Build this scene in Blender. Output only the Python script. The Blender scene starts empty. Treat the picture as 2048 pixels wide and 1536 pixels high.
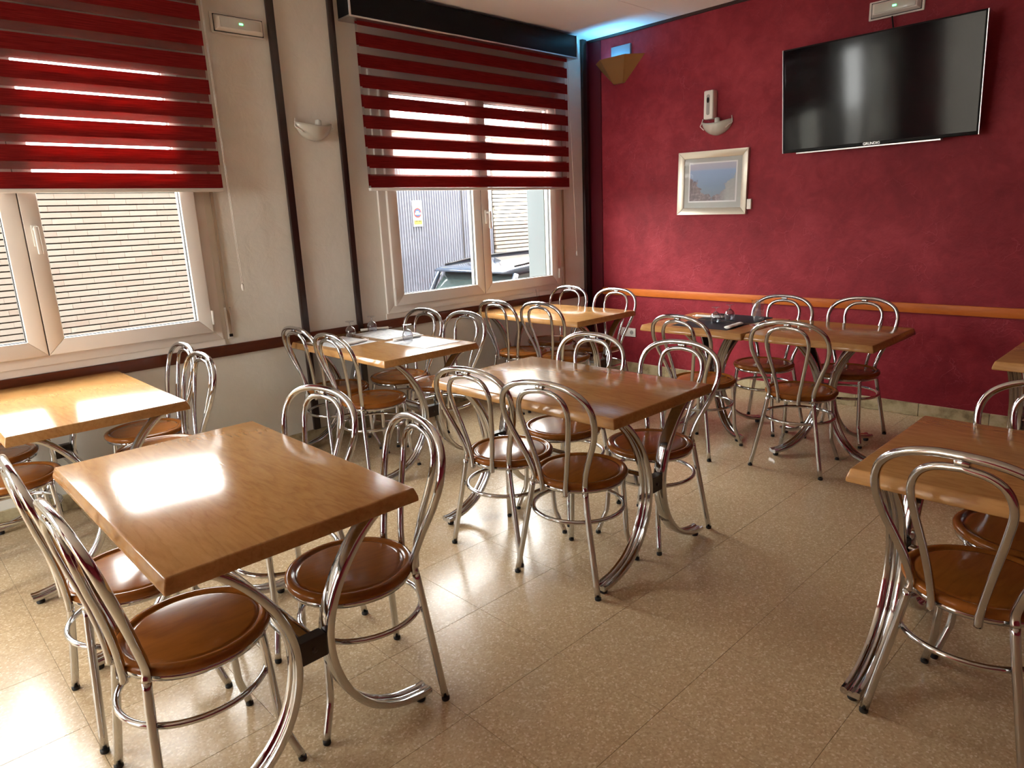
import bpy, bmesh, math, random
from mathutils import Vector, Matrix

# ------------------------------------------------------------------ camera, world, lights
S = bpy.context.scene
COL = S.collection
S.view_settings.view_transform = 'Standard'
S.view_settings.look = 'None'
S.view_settings.gamma = 1.0
S.view_settings.use_curve_mapping = False
S.view_settings.exposure = 0.78
S.cycles.use_denoising = True
S.cycles.max_bounces = 10
S.cycles.diffuse_bounces = 5
S.cycles.glossy_bounces = 5
S.cycles.transmission_bounces = 6
S.cycles.transparent_max_bounces = 16
S.cycles.sample_clamp_indirect = 6.0
S.cycles.caustics_refractive = False

cam_d = bpy.data.cameras.new('camera')
cam_d.sensor_width = 36.0
cam_d.lens = 24.129
cam_d.clip_start = 0.05
cam = bpy.data.objects.new('camera', cam_d)
COL.objects.link(cam)
_r = Vector((0.7175337, -0.6952026, -0.0428808))
_u = Vector((0.1938513, 0.1401881, 0.9709629))
_f = Vector((0.6690046, 0.7050111, -0.2353556))
cam.matrix_world = Matrix(((_r.x, _u.x, -_f.x, -5.33622), (_r.y, _u.y, -_f.y, -4.41122),
                           (_r.z, _u.z, -_f.z, 1.50570), (0, 0, 0, 1)))
S.camera = cam

SKY = 22.0
world = bpy.data.worlds.new('world')
S.world = world
world.use_nodes = True
_bg = world.node_tree.nodes['Background']
_bg.inputs['Color'].default_value = (1.0, 0.975, 0.94, 1)
_bg.inputs['Strength'].default_value = SKY

sun_d = bpy.data.lights.new('sun', 'SUN')
sun_d.energy = 45.0
sun_d.angle = 0.009
sun_d.color = (1.0, 0.93, 0.82)
sun = bpy.data.objects.new('sun', sun_d)
COL.objects.link(sun)
sun.rotation_euler = Vector((0.02, 1.0, -0.755)).to_track_quat('-Z', 'Y').to_euler()


def portal(name, loc, rot, sx, sz):
    d = bpy.data.lights.new(name, 'AREA')
    d.shape = 'RECTANGLE'; d.size = sx; d.size_y = sz
    d.cycles.is_portal = True
    o = bpy.data.objects.new(name, d); COL.objects.link(o)
    o.location = loc; o.rotation_euler = rot
    return o

H90 = math.pi / 2
# daylight openings: three street windows, an added glazed opening behind the camera
portal('portal_street', (-1.45, .27, 1.68), (-H90, 0, 0), 1.8, 1.6)
portal('portal_street', (-4.61, .27, 1.68), (-H90, 0, 0), 1.8, 1.6)
portal('portal_street', (-7.15, .27, 1.68), (-H90, 0, 0), 1.8, 1.6)
portal('portal_front', (-9.08, -1.35, 1.4), (0, -H90, 0), 2.6, 1.5)

# ------------------------------------------------------------------ helpers
def mat(name, color=(.8, .8, .8), rough=.5, metal=0.0, spec=.5, coat=0.0, trans=0.0, ior=1.45, emit=None, estr=0.0, alpha=1.0):
    m = bpy.data.materials.new(name); m.use_nodes = True
    b = m.node_tree.nodes['Principled BSDF']
    b.inputs['Base Color'].default_value = (*color, 1)
    b.inputs['Roughness'].default_value = rough
    b.inputs['Metallic'].default_value = metal
    b.inputs['Specular IOR Level'].default_value = spec
    b.inputs['Coat Weight'].default_value = coat
    b.inputs['Coat Roughness'].default_value = .06
    b.inputs['Transmission Weight'].default_value = trans
    b.inputs['IOR'].default_value = ior
    b.inputs['Alpha'].default_value = alpha
    if emit:
        b.inputs['Emission Color'].default_value = (*emit, 1)
        b.inputs['Emission Strength'].default_value = estr
    return m


class NT:
    def __init__(s, m):
        s.t = m.node_tree; s.b = s.t.nodes.get('Principled BSDF')
    def n(s, typ, **k):
        nd = s.t.nodes.new(typ)
        for a, v in k.items():
            if a == 'ins':
                for key, val in v.items():
                    nd.inputs[key].default_value = val
            else:
                setattr(nd, a, v)
        return nd
    def l(s, a, b): s.t.links.new(a, b)
    def coords(s, kind='Object', scale=(1, 1, 1), rot=(0, 0, 0)):
        c = s.n('ShaderNodeTexCoord'); m = s.n('ShaderNodeMapping')
        m.inputs['Scale'].default_value = scale; m.inputs['Rotation'].default_value = rot
        s.l(c.outputs[kind], m.inputs['Vector']); return m.outputs[0]
    def noise(s, vec, scale, detail=4, rough=.5, dist=0.0):
        n = s.n('ShaderNodeTexNoise', ins={'Scale': scale, 'Detail': detail, 'Roughness': rough, 'Distortion': dist})
        s.l(vec, n.inputs['Vector']); return n.outputs['Fac']
    def ramp(s, fac, stops):
        r = s.n('ShaderNodeValToRGB'); e = r.color_ramp.elements
        while len(e) > 1: e.remove(e[-1])
        for i, (p, c) in enumerate(stops):
            el = e[0] if i == 0 else e.new(p)
            el.position = p; el.color = (*c, 1) if len(c) == 3 else c
        s.l(fac, r.inputs['Fac']); return r.outputs['Color']
    def mix(s, fac, a, b, mode='MIX'):
        m = s.n('ShaderNodeMix', data_type='RGBA', blend_type=mode)
        for sock, v in ((m.inputs['Factor'], fac), (m.inputs['A'], a), (m.inputs['B'], b)):
            if isinstance(v, (int, float)): sock.default_value = v
            elif isinstance(v, tuple): sock.default_value = (*v, 1)
            else: s.l(v, sock)
        return m.outputs['Result']
    def math(s, op, a, b=None):
        m = s.n('ShaderNodeMath', operation=op)
        for sock, v in ((m.inputs[0], a), (m.inputs[1], b)):
            if v is None: continue
            if isinstance(v, (int, float)): sock.default_value = v
            else: s.l(v, sock)
        return m.outputs[0]
    def bump(s, h, strength=.2, dist=.01):
        b = s.n('ShaderNodeBump', ins={'Strength': strength, 'Distance': dist})
        s.l(h, b.inputs['Height']); s.l(b.outputs[0], s.b.inputs['Normal'])
    def color(s, c): s.l(c, s.b.inputs['Base Color'])
    def rough(s, c): s.l(c, s.b.inputs['Roughness'])


def mesh_obj(name, verts, faces, material, parent=None, smooth=False):
    me = bpy.data.meshes.new(name)
    me.from_pydata([tuple(v) for v in verts], [], faces)
    me.validate()
    bm = bmesh.new(); bm.from_mesh(me)
    bmesh.ops.recalc_face_normals(bm, faces=bm.faces)
    bm.to_mesh(me); bm.free()
    if smooth:
        for p in me.polygons: p.use_smooth = True
    if material: me.materials.append(material)
    return obj(name, me, parent)


def obj(name, me, parent=None):
    o = bpy.data.objects.new(name, me); COL.objects.link(o)
    if parent: o.parent = parent
    return o


def empty(name, loc=(0, 0, 0), rz=0.0):
    o = bpy.data.objects.new(name, None); COL.objects.link(o)
    o.empty_display_size = .1
    o.location = loc; o.rotation_euler = (0, 0, rz)
    return o


def tag(o, label, cat, group=None, kind=None):
    if label: o['label'] = label
    if cat: o['category'] = cat
    if group: o['group'] = group
    if kind: o['kind'] = kind
    return o


def struct(o, label=None):
    o['kind'] = 'structure'
    if label: o['label'] = label
    return o


class G:
    """collects geometry for one mesh"""
    def __init__(s): s.v = []; s.f = []
    def add(s, v, f):
        k = len(s.v); s.v += [Vector(a) for a in v]; s.f += [tuple(i + k for i in q) for q in f]; return s
    def box(s, x0, x1, y0, y1, z0, z1):
        v = [(x, y, z) for z in (z0, z1) for y in (y0, y1) for x in (x0, x1)]
        return s.add(v, [(0, 2, 3, 1), (4, 5, 7, 6), (0, 1, 5, 4), (2, 6, 7, 3), (0, 4, 6, 2), (1, 3, 7, 5)])
    def xf(s, M):
        s.v = [M @ a for a in s.v]; return s
    def obj(s, name, material, parent=None, smooth=False): return mesh_obj(name, s.v, s.f, material, parent, smooth)


def bevel_obj(name, g, material, parent=None, r=.005, seg=2, smooth=True, angle=35):
    """bevelled mesh"""
    me = bpy.data.meshes.new(name)
    me.from_pydata([tuple(v) for v in g.v], [], g.f)
    bm = bmesh.new(); bm.from_mesh(me)
    bmesh.ops.remove_doubles(bm, verts=bm.verts, dist=1e-5)
    bmesh.ops.recalc_face_normals(bm, faces=bm.faces)
    es = [e for e in bm.edges if len(e.link_faces) == 2 and e.calc_face_angle(0) > math.radians(angle)]
    bmesh.ops.bevel(bm, geom=es, offset=r, segments=seg, profile=.5, affect='EDGES', clamp_overlap=True)
    bm.to_mesh(me); bm.free()
    if smooth:
        for p in me.polygons: p.use_smooth = True
        me.set_sharp_from_angle(angle=math.radians(40))
    if material: me.materials.append(material)
    return obj(name, me, parent)


def spline(pts, n=6):
    """Catmull-Rom through pts"""
    P = [Vector(p) for p in pts]; out = []
    E = [P[0] * 2 - P[1]] + P + [P[-1] * 2 - P[-2]]
    for i in range(1, len(E) - 2):
        a, b, c, d = E[i - 1:i + 3]
        for k in range(n):
            t = k / n
            out.append(.5 * ((2 * b) + (c - a) * t + (2 * a - 5 * b + 4 * c - d) * t * t + (3 * b - a - 3 * c + d) * t ** 3))
    out.append(P[-1]); return out


def tube(g, path, r, n=12, closed=False, caps=True):
    P = [Vector(p) for p in path]; m = len(P); rings = []
    def tan(i):
        if closed: return (P[(i + 1) % m] - P[i - 1]).normalized()
        return (P[min(i + 1, m - 1)] - P[max(i - 1, 0)]).normalized()
    t = tan(0); a = Vector((0, 0, 1)) if abs(t.z) < .9 else Vector((1, 0, 0))
    nrm = (a - t * a.dot(t)).normalized()
    v = []
    for i in range(m):
        t = tan(i); nrm = (nrm - t * nrm.dot(t)).normalized(); bi = t.cross(nrm)
        for k in range(n):
            th = 2 * math.pi * k / n
            v.append(P[i] + (nrm * math.cos(th) + bi * math.sin(th)) * r)
    f = []
    for i in range(m if closed else m - 1):
        j = (i + 1) % m
        for k in range(n):
            f.append((i * n + k, i * n + (k + 1) % n, j * n + (k + 1) % n, j * n + k))
    if caps and not closed:
        f.append(tuple(range(n - 1, -1, -1))); f.append(tuple((m - 1) * n + k for k in range(n)))
    return g.add(v, f)


def sweep_xz(g, path, prof, y0=0.0):
    """sweep a (normal, y) profile along a path of (x, z) in the XZ plane"""
    m = len(path); n = len(prof); v = []
    for i in range(m):
        a = path[max(i - 1, 0)]; b = path[min(i + 1, m - 1)]
        tx, tz = b[0] - a[0], b[1] - a[1]; L = math.hypot(tx, tz); nx, nz = -tz / L, tx / L
        for q, y in prof:
            v.append((path[i][0] + nx * q, y0 + y, path[i][1] + nz * q))
    f = []
    for i in range(m - 1):
        for k in range(n):
            f.append((i * n + k, i * n + (k + 1) % n, (i + 1) * n + (k + 1) % n, (i + 1) * n + k))
    f.append(tuple(range(n - 1, -1, -1))); f.append(tuple((m - 1) * n + k for k in range(n)))
    return g.add(v, f)


def lathe(g, prof, n=32, closed_top=True):
    v = []; f = []; idx = []
    for r, z in prof:
        if r < 1e-6:
            idx.append([len(v)]); v.append((0, 0, z))
        else:
            idx.append(list(range(len(v), len(v) + n)))
            v += [(r * math.cos(2 * math.pi * k / n), r * math.sin(2 * math.pi * k / n), z) for k in range(n)]
    for a, b in zip(idx, idx[1:]):
        for k in range(n):
            q = [a[k % len(a)], a[(k + 1) % len(a)], b[(k + 1) % len(b)], b[k % len(b)]]
            q = list(dict.fromkeys(q))
            if len(q) > 2: f.append(tuple(q))
    return g.add(v, f)


def copy_tree(o, parent=None):
    c = o.copy(); COL.objects.link(c)
    if parent: c.parent = parent
    for ch in list(o.children): copy_tree(ch, c)
    return c

# ------------------------------------------------------------------ materials
random.seed(4)
M = {}
def _plaster():
    m = mat('white_plaster', rough=.55, spec=.35); t = NT(m); c = t.coords()
    n = t.noise(c, 2.2, 5, .6)
    t.color(t.ramp(n, [(.3, (.68, .66, .585)), (.7, (.76, .74, .665))]))
    b1 = t.noise(c, 7, 5, .62, .6); b2 = t.noise(c, 45, 3, .6)
    t.bump(t.math('ADD', t.math('MULTIPLY', b1, 2.0), t.math('MULTIPLY', b2, .2)), .22, .010); return m
M['plaster'] = _plaster()
def _red():
    m = mat('burgundy_sponged_paint', rough=.5, spec=.15); t = NT(m); c = t.coords()
    n1 = t.noise(c, 1.6, 6, .62, .5); n2 = t.noise(c, 9, 5, .6, .8)
    base = t.ramp(t.math('ADD', t.math('MULTIPLY', n1, .65), t.math('MULTIPLY', n2, .35)),
                  [(.30, (.165, .012, .020)), (.5, (.235, .021, .031)), (.68, (.33, .038, .052))])
    v = t.n('ShaderNodeTexVoronoi', feature='DISTANCE_TO_EDGE', ins={'Scale': 7.0, 'Randomness': 1.0})
    dn = t.n('ShaderNodeTexNoise', ins={'Scale': 4.0, 'Detail': 4.0}); t.l(c, dn.inputs['Vector'])
    mx = t.n('ShaderNodeMix', data_type='VECTOR'); mx.inputs['Factor'].default_value = .35
    t.l(c, mx.inputs[4]); t.l(dn.outputs['Color'], mx.inputs[5]); t.l(mx.outputs[1], v.inputs['Vector'])
    scr = t.ramp(v.outputs['Distance'], [(.0, (1, 1, 1)), (.018, (0, 0, 0))])
    gate = t.ramp(t.noise(c, 3.3, 2), [(.5, (0, 0, 0)), (.62, (1, 1, 1))])
    fac = t.math('MULTIPLY', t.math('MULTIPLY', scr, gate), .28)
    chip = t.ramp(t.noise(c, 38, 2, .5), [(.815, (0, 0, 0)), (.83, (1, 1, 1))])
    col = t.mix(fac, base, (.42, .085, .12))
    t.color(t.mix(t.math('MULTIPLY', chip, .7), col, (.7, .6, .55)))
    fine = t.noise(c, 60, 4, .65, .4); mid = t.noise(c, 14, 5, .6, 1.2)
    h = t.math('ADD', t.math('ADD', t.math('MULTIPLY', fine, .35), mid), t.math('MULTIPLY', fac, 1.6))
    t.bump(h, .45, .010); return m
M['red'] = _red()
def _ceil():
    m = mat('ceiling_white', (.90, .89, .87), .7, spec=.2); return m
M['ceil'] = _ceil()
def _terrazzo(name):
    m = mat(name, rough=.2, spec=.32); t = NT(m)
    g = t.n('ShaderNodeNewGeometry'); pos = g.outputs['Position']
    v = t.n('ShaderNodeTexVoronoi', ins={'Scale': 165.0}); t.l(pos, v.inputs['Vector'])
    sp = t.n('ShaderNodeSeparateColor'); t.l(v.outputs['Color'], sp.inputs[0])
    chips = t.ramp(sp.outputs[0], [(.0, (.38, .27, .155)), (.25, (.47, .345, .205)), (.6, (.52, .39, .24)), (.86, (.60, .47, .30)), (.97, (.76, .64, .47))])
    big = t.noise(pos, 1.1, 3)
    t.color(t.mix(.35, chips, t.ramp(big, [(.3, (.42, .30, .175)), (.7, (.53, .39, .235))])))
    oi = t.n('ShaderNodeObjectInfo')
    rn = t.noise(pos, 3.0, 4)
    t.rough(t.math('ADD', t.math('MULTIPLY', rn, .12), t.math('ADD', .15, t.math('MULTIPLY', oi.outputs['Random'], .0))))
    fine = t.noise(pos, 8, 2)
    t.bump(fine, .06, .004); return m
M['terrazzo'] = _terrazzo('terrazzo_beige')
M['grout'] = mat('floor_grout', (.30, .21, .13), .6)
def _skirt():
    m = mat('skirting_tile', rough=.4); t = NT(m); c = t.coords('Generated'); g = t.n('ShaderNodeNewGeometry')
    n = t.noise(g.outputs['Position'], 9, 5, .65)
    t.color(t.ramp(n, [(.32, (.20, .15, .075)), (.5, (.44, .36, .21)), (.7, (.54, .46, .30))])); return m
M['skirt'] = _skirt()
def _oak(name, dark, mid, light, axis='Y', rough=.17, sc=1.0, coat=.0, random_shift=True, spec=.6):
    m = mat(name, rough=rough, spec=spec, coat=coat); t = NT(m)
    c = t.n('ShaderNodeTexCoord'); mp = t.n('ShaderNodeMapping')
    mp.inputs['Scale'].default_value = (1, .17, 1) if axis == 'Y' else (.17, 1, 1) if axis == 'X' else (1, 1, .17)
    add = t.n('ShaderNodeVectorMath', operation='ADD'); oi = t.n('ShaderNodeObjectInfo')
    sh = t.n('ShaderNodeCombineXYZ'); r = t.math('MULTIPLY', oi.outputs['Random'], 40.0 if random_shift else 0.0)
    t.l(r, sh.inputs[0]); t.l(r, sh.inputs[1]); t.l(c.outputs['Object'], add.inputs[0]); t.l(sh.outputs[0], add.inputs[1])
    t.l(add.outputs[0], mp.inputs['Vector']); v = mp.outputs[0]
    dn = t.noise(v, 5.5 * sc, 4, .55, .25)
    w = t.math('FRACT', t.math('MULTIPLY', dn, 14.0))
    rings = t.ramp(w, [(.0, (.25, .25, .25)), (.5, (1, 1, 1)), (.93, (.8, .8, .8)), (1.0, (.25, .25, .25))])
    fine = t.noise(v, 70 * sc, 5, .7)
    blotch = t.noise(v, 5 * sc, 4, .6)
    f = t.math('ADD', t.math('MULTIPLY', rings, .16), t.math('ADD', t.math('MULTIPLY', fine, .45), t.math('MULTIPLY', blotch, .35)))
    t.color(t.ramp(f, [(.25, dark), (.58, mid), (.92, light)]))
    t.bump(t.math('ADD', fine, t.math('MULTIPLY', rings, .3)), .05, .003)
    return m
M['oak'] = _oak('oak_laminate', (.27, .122, .038), (.41, .212, .076), (.52, .29, .118), rough=.14, spec=.38)
M['seat'] = _oak('varnished_seat_wood', (.17, .050, .009), (.245, .080, .014), (.31, .112, .020), 'X', .15, .7, .0, spec=.22)
M['brown'] = _oak('dark_red_brown_wood', (.07, .017, .008), (.11, .026, .011), (.15, .04, .017), 'X', .3, 1, .0, False, .4)
M['orange'] = _oak('orange_varnished_wood', (.36, .085, .015), (.50, .13, .022), (.60, .18, .035), 'Y', .35, 1, .0, False, .25)
M['pole'] = mat('near_black_wood', (.022, .009, .007), .3, coat=.2)
M['chrome'] = mat('polished_chrome', (.58, .585, .59), .13, 1.0)
def _chrome():
    m = M['chrome']; t = NT(m); c = t.coords(); n = t.noise(c, 9, 4, .6)
    t.rough(t.math('ADD', .06, t.math('MULTIPLY', n, .08)))
_chrome()
M['steel'] = mat('grey_steel', (.48, .46, .44), .3, 1.0)
M['black_iron'] = mat('dark_bracket_metal', (.045, .035, .03), .4, .6)
M['rubber'] = mat('black_rubber', (.012, .012, .012), .6)
M['upvc'] = mat('white_upvc', (.72, .67, .61), .3, spec=.4)
M['upvc_dark'] = mat('window_gasket', (.03, .03, .03), .6)
M['plastic'] = mat('white_plastic', (.72, .68, .62), .35)
M['plastic_grey'] = mat('grey_plastic', (.32, .30, .28), .4)
M['black'] = mat('black_plastic', (.006, .006, .007), .45, spec=.2)
M['alu'] = mat('brushed_aluminium', (.62, .62, .62), .32, 1.0)
M['strap'] = mat('shutter_strap', (.38, .29, .2), .8)

def _glass(name, tint=(1, 1, 1), refl=.03, power=5.0):
    m = bpy.data.materials.new(name); m.use_nodes = True; t = m.node_tree; t.nodes.clear()
    o = t.nodes.new('ShaderNodeOutputMaterial'); mx = t.nodes.new('ShaderNodeMixShader')
    tr = t.nodes.new('ShaderNodeBsdfTransparent'); gl = t.nodes.new('ShaderNodeBsdfGlossy')
    tr.inputs[0].default_value = (*tint, 1); gl.inputs['Roughness'].default_value = .01
    lw = t.nodes.new('ShaderNodeLayerWeight'); lw.inputs['Blend'].default_value = .5
    pw = t.nodes.new('ShaderNodeMath'); pw.operation = 'POWER'; pw.inputs[1].default_value = power
    fr = t.nodes.new('ShaderNodeMath'); fr.operation = 'MULTIPLY_ADD'; fr.inputs[1].default_value = 1 - refl; fr.inputs[2].default_value = refl
    t.links.new(lw.outputs['Facing'], pw.inputs[0]); t.links.new(pw.outputs[0], fr.inputs[0])
    t.links.new(fr.outputs[0], mx.inputs[0]); t.links.new(tr.outputs[0], mx.inputs[1]); t.links.new(gl.outputs[0], mx.inputs[2])
    t.links.new(mx.outputs[0], o.inputs[0]); return m
M['pane'] = _glass('window_glass', (.96, .98, .98))
M['acrylic'] = _glass('clear_acrylic', (.90, .92, .92), .08, 3.0)
M['goblet'] = _glass('goblet_glass', (.90, .91, .93), .10, 2.4)

def _fabric(name, col, transl, tcol, w_transp=0.0, slub=True):
    m = bpy.data.materials.new(name); m.use_nodes = True; t = NT(m); tt = m.node_tree
    for n in list(tt.nodes):
        if n.type != 'OUTPUT_MATERIAL': tt.nodes.remove(n)
    out = [n for n in tt.nodes if n.type == 'OUTPUT_MATERIAL'][0]
    d = t.n('ShaderNodeBsdfDiffuse'); tr = t.n('ShaderNodeBsdfTranslucent'); mx = t.n('ShaderNodeMixShader')
    c = t.coords('Object', (6, 1, 220) if slub else (1, 1, 1)); n = t.noise(c, 1.0, 4, .6)
    t.l(t.ramp(n, [(.3, tuple(x * .72 for x in col)), (.7, tuple(min(1, x * 1.25) for x in col))]), d.inputs['Color'])
    t.l(t.ramp(n, [(.3, tuple(x * .6 for x in tcol)), (.72, tuple(min(1, x * 1.35) for x in tcol))]), tr.inputs['Color'])
    mx.inputs[0].default_value = transl
    t.l(d.outputs[0], mx.inputs[1]); t.l(tr.outputs[0], mx.inputs[2])
    last = mx
    if w_transp > 0:
        tp = t.n('ShaderNodeBsdfTransparent'); m2 = t.n('ShaderNodeMixShader'); m2.inputs[0].default_value = w_transp
        t.l(mx.outputs[0], m2.inputs[1]); t.l(tp.outputs[0], m2.inputs[2]); last = m2
    t.l(last.outputs[0], out.inputs['Surface']); return m
M['red_fabric'] = _fabric('red_blind_fabric', (.225, .018, .018), .38, (.40, .028, .020))
M['sheer'] = _fabric('sheer_blind_fabric', (.45, .28, .25), .5, (.70, .50, .46), .84, False)

def _brick():
    m = mat('cream_brick', rough=.85, spec=.2); t = NT(m); oi = t.n('ShaderNodeObjectInfo')
    g = t.n('ShaderNodeNewGeometry'); n = t.noise(g.outputs['Position'], 26, 4, .6); n2 = t.noise(g.outputs['Position'], 4.5, 3, .6)
    c = t.ramp(oi.outputs['Random'], [(0, (.70, .56, .48)), (.2, (.78, .68, .58)), (.45, (.80, .72, .64)), (.7, (.74, .64, .56)), (.85, (.84, .78, .68)), (1, (.76, .60, .52))])
    c = t.mix(t.math('MULTIPLY', n, .4), c, (.84, .79, .72)); c = t.mix(t.math('MULTIPLY', n2, .35), c, (.72, .50, .37))
    t.color(t.mix(1.0, c, (.33, .33, .33), 'MULTIPLY')); return m
M['brick'] = _brick()
M['mortar'] = mat('dark_mortar', (.045, .038, .028), .95)
M['garage'] = mat('mauve_corrugated_door', (.52, .43, .47), .6)
def _garage():
    t = NT(M['garage']); g = t.n('ShaderNodeNewGeometry')
    n = t.noise(g.outputs['Position'], 2.2, 4, .6)
    mp = t.n('ShaderNodeMapping'); mp.inputs['Scale'].default_value = (9, 1, 1.0); t.l(g.outputs['Position'], mp.inputs['Vector'])
    st = t.noise(mp.outputs[0], 1.0, 3, .6)
    base = t.ramp(n, [(.3, (.165, .17, .215)), (.7, (.21, .22, .27))])
    t.color(t.mix(t.ramp(st, [(.68, (0, 0, 0)), (.78, (.7, .7, .7))]), base, (.17, .075, .07)))
_garage()
M['render_wall'] = mat('pale_facade_render', (.60, .56, .49), .9)
M['stone'] = mat('low_bounce_cladding', (.13, .115, .10), .9)
M['asphalt'] = mat('street_asphalt', (.20, .19, .18), .9)
M['roof'] = mat('roof_screed', (.4, .37, .33), .9)

# ------------------------------------------------------------------ room shell
CEIL = 3.05
XMIN, YMIN = -8.8, -7.6
def win_wall():
    g = G(); xs = [(XMIN, -8.06), (-6.24, -5.47), (-3.715, -2.33), (-.57, .25)]
    for a, b in xs: g.box(a, b, 0, .25, -.5, CEIL + .3)
    for a, b in [(-8.06, -6.24), (-5.47, -3.715), (-2.33, -.57)]:
        g.box(a, b, 0, .25, -.5, .90); g.box(a, b, 0, .25, 2.47, CEIL + .3)
    c = G()  # unseen outer cladding, added dark to cut bounce onto the facade opposite
    for a, b in xs: c.box(a - (11 if a == XMIN else 0), b, .25, .28, -.5, CEIL + .3)
    for a, b in [(-8.06, -6.24), (-5.47, -3.715), (-2.33, -.57)]:
        c.box(a, b, .25, .28, -.5, .86); c.box(a, b, .25, .28, 2.47, CEIL + .3)
    struct(c.obj('wall_outer', M['stone']), 'unseen dark cladding added to cut bounce light on the street')
    return struct(g.obj('wall_left', M['plaster']), 'off-white plastered wall with the red-blind windows')
win_wall()
struct(G().box(0, .25, YMIN, 0, -.5, CEIL + .3).obj('wall_right', M['red']), 'burgundy sponge-painted wall with the television')
struct(G().box(XMIN - .25, .25, YMIN - .25, YMIN, -.5, CEIL + .3).obj('wall_back', M['red']), 'plain wall behind the camera')
g = G()
SF0, SF1 = -2.1, -.6  # unseen glazed opening, added and sized for fill daylight
g.box(XMIN - .25, XMIN, YMIN, SF0, -.5, CEIL + .3); g.box(XMIN - .25, XMIN, SF1, .25, -.5, CEIL + .3)
g.box(XMIN - .25, XMIN, SF0, SF1, 2.65, CEIL + .3); g.box(XMIN - .25, XMIN, SF0, SF1, -.5, .12)
struct(g.obj('wall_front', M['red']), 'unseen wall behind the camera around the added glazed opening')
w = struct(empty('window_4', (XMIN - .12, (SF0 + SF1) / 2, .12)), 'unseen glazed opening behind the camera, added for fill daylight')
for k in range(3):
    y = (k - 1) * .72
    G().box(-.03, .03, y - .03, y + .03, 0, 2.53).obj('mullion', M['upvc'], w)
for k in range(2):
    y = (k - 1) * .72
    G().box(-.004, .004, y + .03, y + .69, 0, 2.53).obj('pane', M['pane'], w)

# floor of separate terrazzo tiles
floor = struct(G().box(XMIN, 0, YMIN, 0, -.14, -.004).obj('floor', M['grout']), 'beige speckled terrazzo tile floor')
T = .426; GAP = .0006
tile_me = {}
def tile_mesh(w_, d_):
    k = (round(w_, 3), round(d_, 3))
    if k not in tile_me:
        g = G().box(0, w_, 0, d_, -.014, 0)
        o = bevel_obj('tile', g, M['terrazzo'], None, .0004, 1, False)
        tile_me[k] = o.data; bpy.data.objects.remove(o)
    return tile_me[k]
xs = sorted(-2.07 + T * k for k in range(-16, 6)); ys = sorted(-2.945 + T * k for k in range(-12, 8))
rest = G()
def clip(a, lo, hi): return max(lo, min(hi, a))
for xa in xs:
    for ya in ys:
        x0, x1 = clip(xa, XMIN, 0), clip(xa + T, XMIN, 0); y0, y1 = clip(ya, YMIN, 0), clip(ya + T, YMIN, 0)
        if x1 - x0 < .02 or y1 - y0 < .02: continue
        if x1 > -6.1 and y1 > -4.95:
            o = obj('tile', tile_mesh(x1 - x0 - 2 * GAP, y1 - y0 - 2 * GAP), floor); o.location = (x0 + GAP, y0 + GAP, 0)
        else:
            rest.box(x0 + GAP, x1 - GAP, y0 + GAP, y1 - GAP, -.014, 0)
o = rest.obj('tiles_beyond', M['terrazzo'], floor); o['kind'] = 'stuff'

# ceiling boards
ceil = struct(G().box(XMIN - .25, .25, YMIN - .25, .25, CEIL + .03, CEIL + .4).obj('ceiling', M['ceil']), 'white board ceiling')
ya = [0, -.94, -2.14, -3.34, -4.54, -5.74, -6.94, YMIN]
for a, b in zip(ya, ya[1:]):
    for xa_, xb_ in ((XMIN, -4.4), (-4.4, 0)):
        G().box(xa_ + .0015, xb_ - .0015, b + .0015, a - .0015, CEIL, CEIL + .03).obj('ceiling_board', M['ceil'], ceil)
struct(G().box(-.018, 0, YMIN, 0, CEIL - .022, CEIL).obj('trim_1', M['pole']), 'thin dark strip standing for the shadow gap where burgundy wall meets ceiling')  # dark strip stands in for the shade in the ceiling gap

# rails, poles, skirting
def rail(name, boxes, m, lab):
    g = G()
    for b in boxes: g.box(*b)
    return struct(bevel_obj(name, g, M[m], None, .004, 2), lab)
rail('trim_2', [(XMIN, -3.13, -.018, 0, .722, .792)], 'brown', 'dark brown wooden rail below the left window')
rail('trim_3', [(-3.08, -2.695, -.018, 0, .722, .792)], 'brown', 'short dark brown rail between the two black uprights')
rail('trim_4', [(-2.655, -.115, -.018, 0, .722, .792)], 'brown', 'dark brown wooden rail below the corner window')
rail('trim_5', [(-.02, 0, -4.9, -.155, .74, .806)], 'orange', 'orange varnished wooden rail along burgundy wall')
rail('trim_6', [(-.02, 0, YMIN, -4.903, .74, .806)], 'orange', 'orange varnished rail further along burgundy wall')
rail('trim_7', [(-3.13, -3.082, -.028, 0, .094, CEIL)], 'pole', 'black upright strip beside the left window')
rail('trim_8', [(-2.697, -2.656, -.028, 0, .094, CEIL)], 'pole', 'black upright strip left of corner window')
rail('trim_9', [(-.112, -.055, -.03, 0, .094, CEIL)], 'pole', 'black upright strip in the room corner')
M['shaded_red'] = mat('shaded_burgundy', (.075, .004, .009), .35)
q = G().box(-.055, -.012, -.006, 0, .094, CEIL); q.box(-.012, 0, -.155, 0, .094, CEIL - .022)  # red strip beside the corner, plus wall strip coloured dark for shade
struct(q.obj('trim_10', M['shaded_red']), 'burgundy strips in the room corner, darkened to stand for shade')
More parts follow.
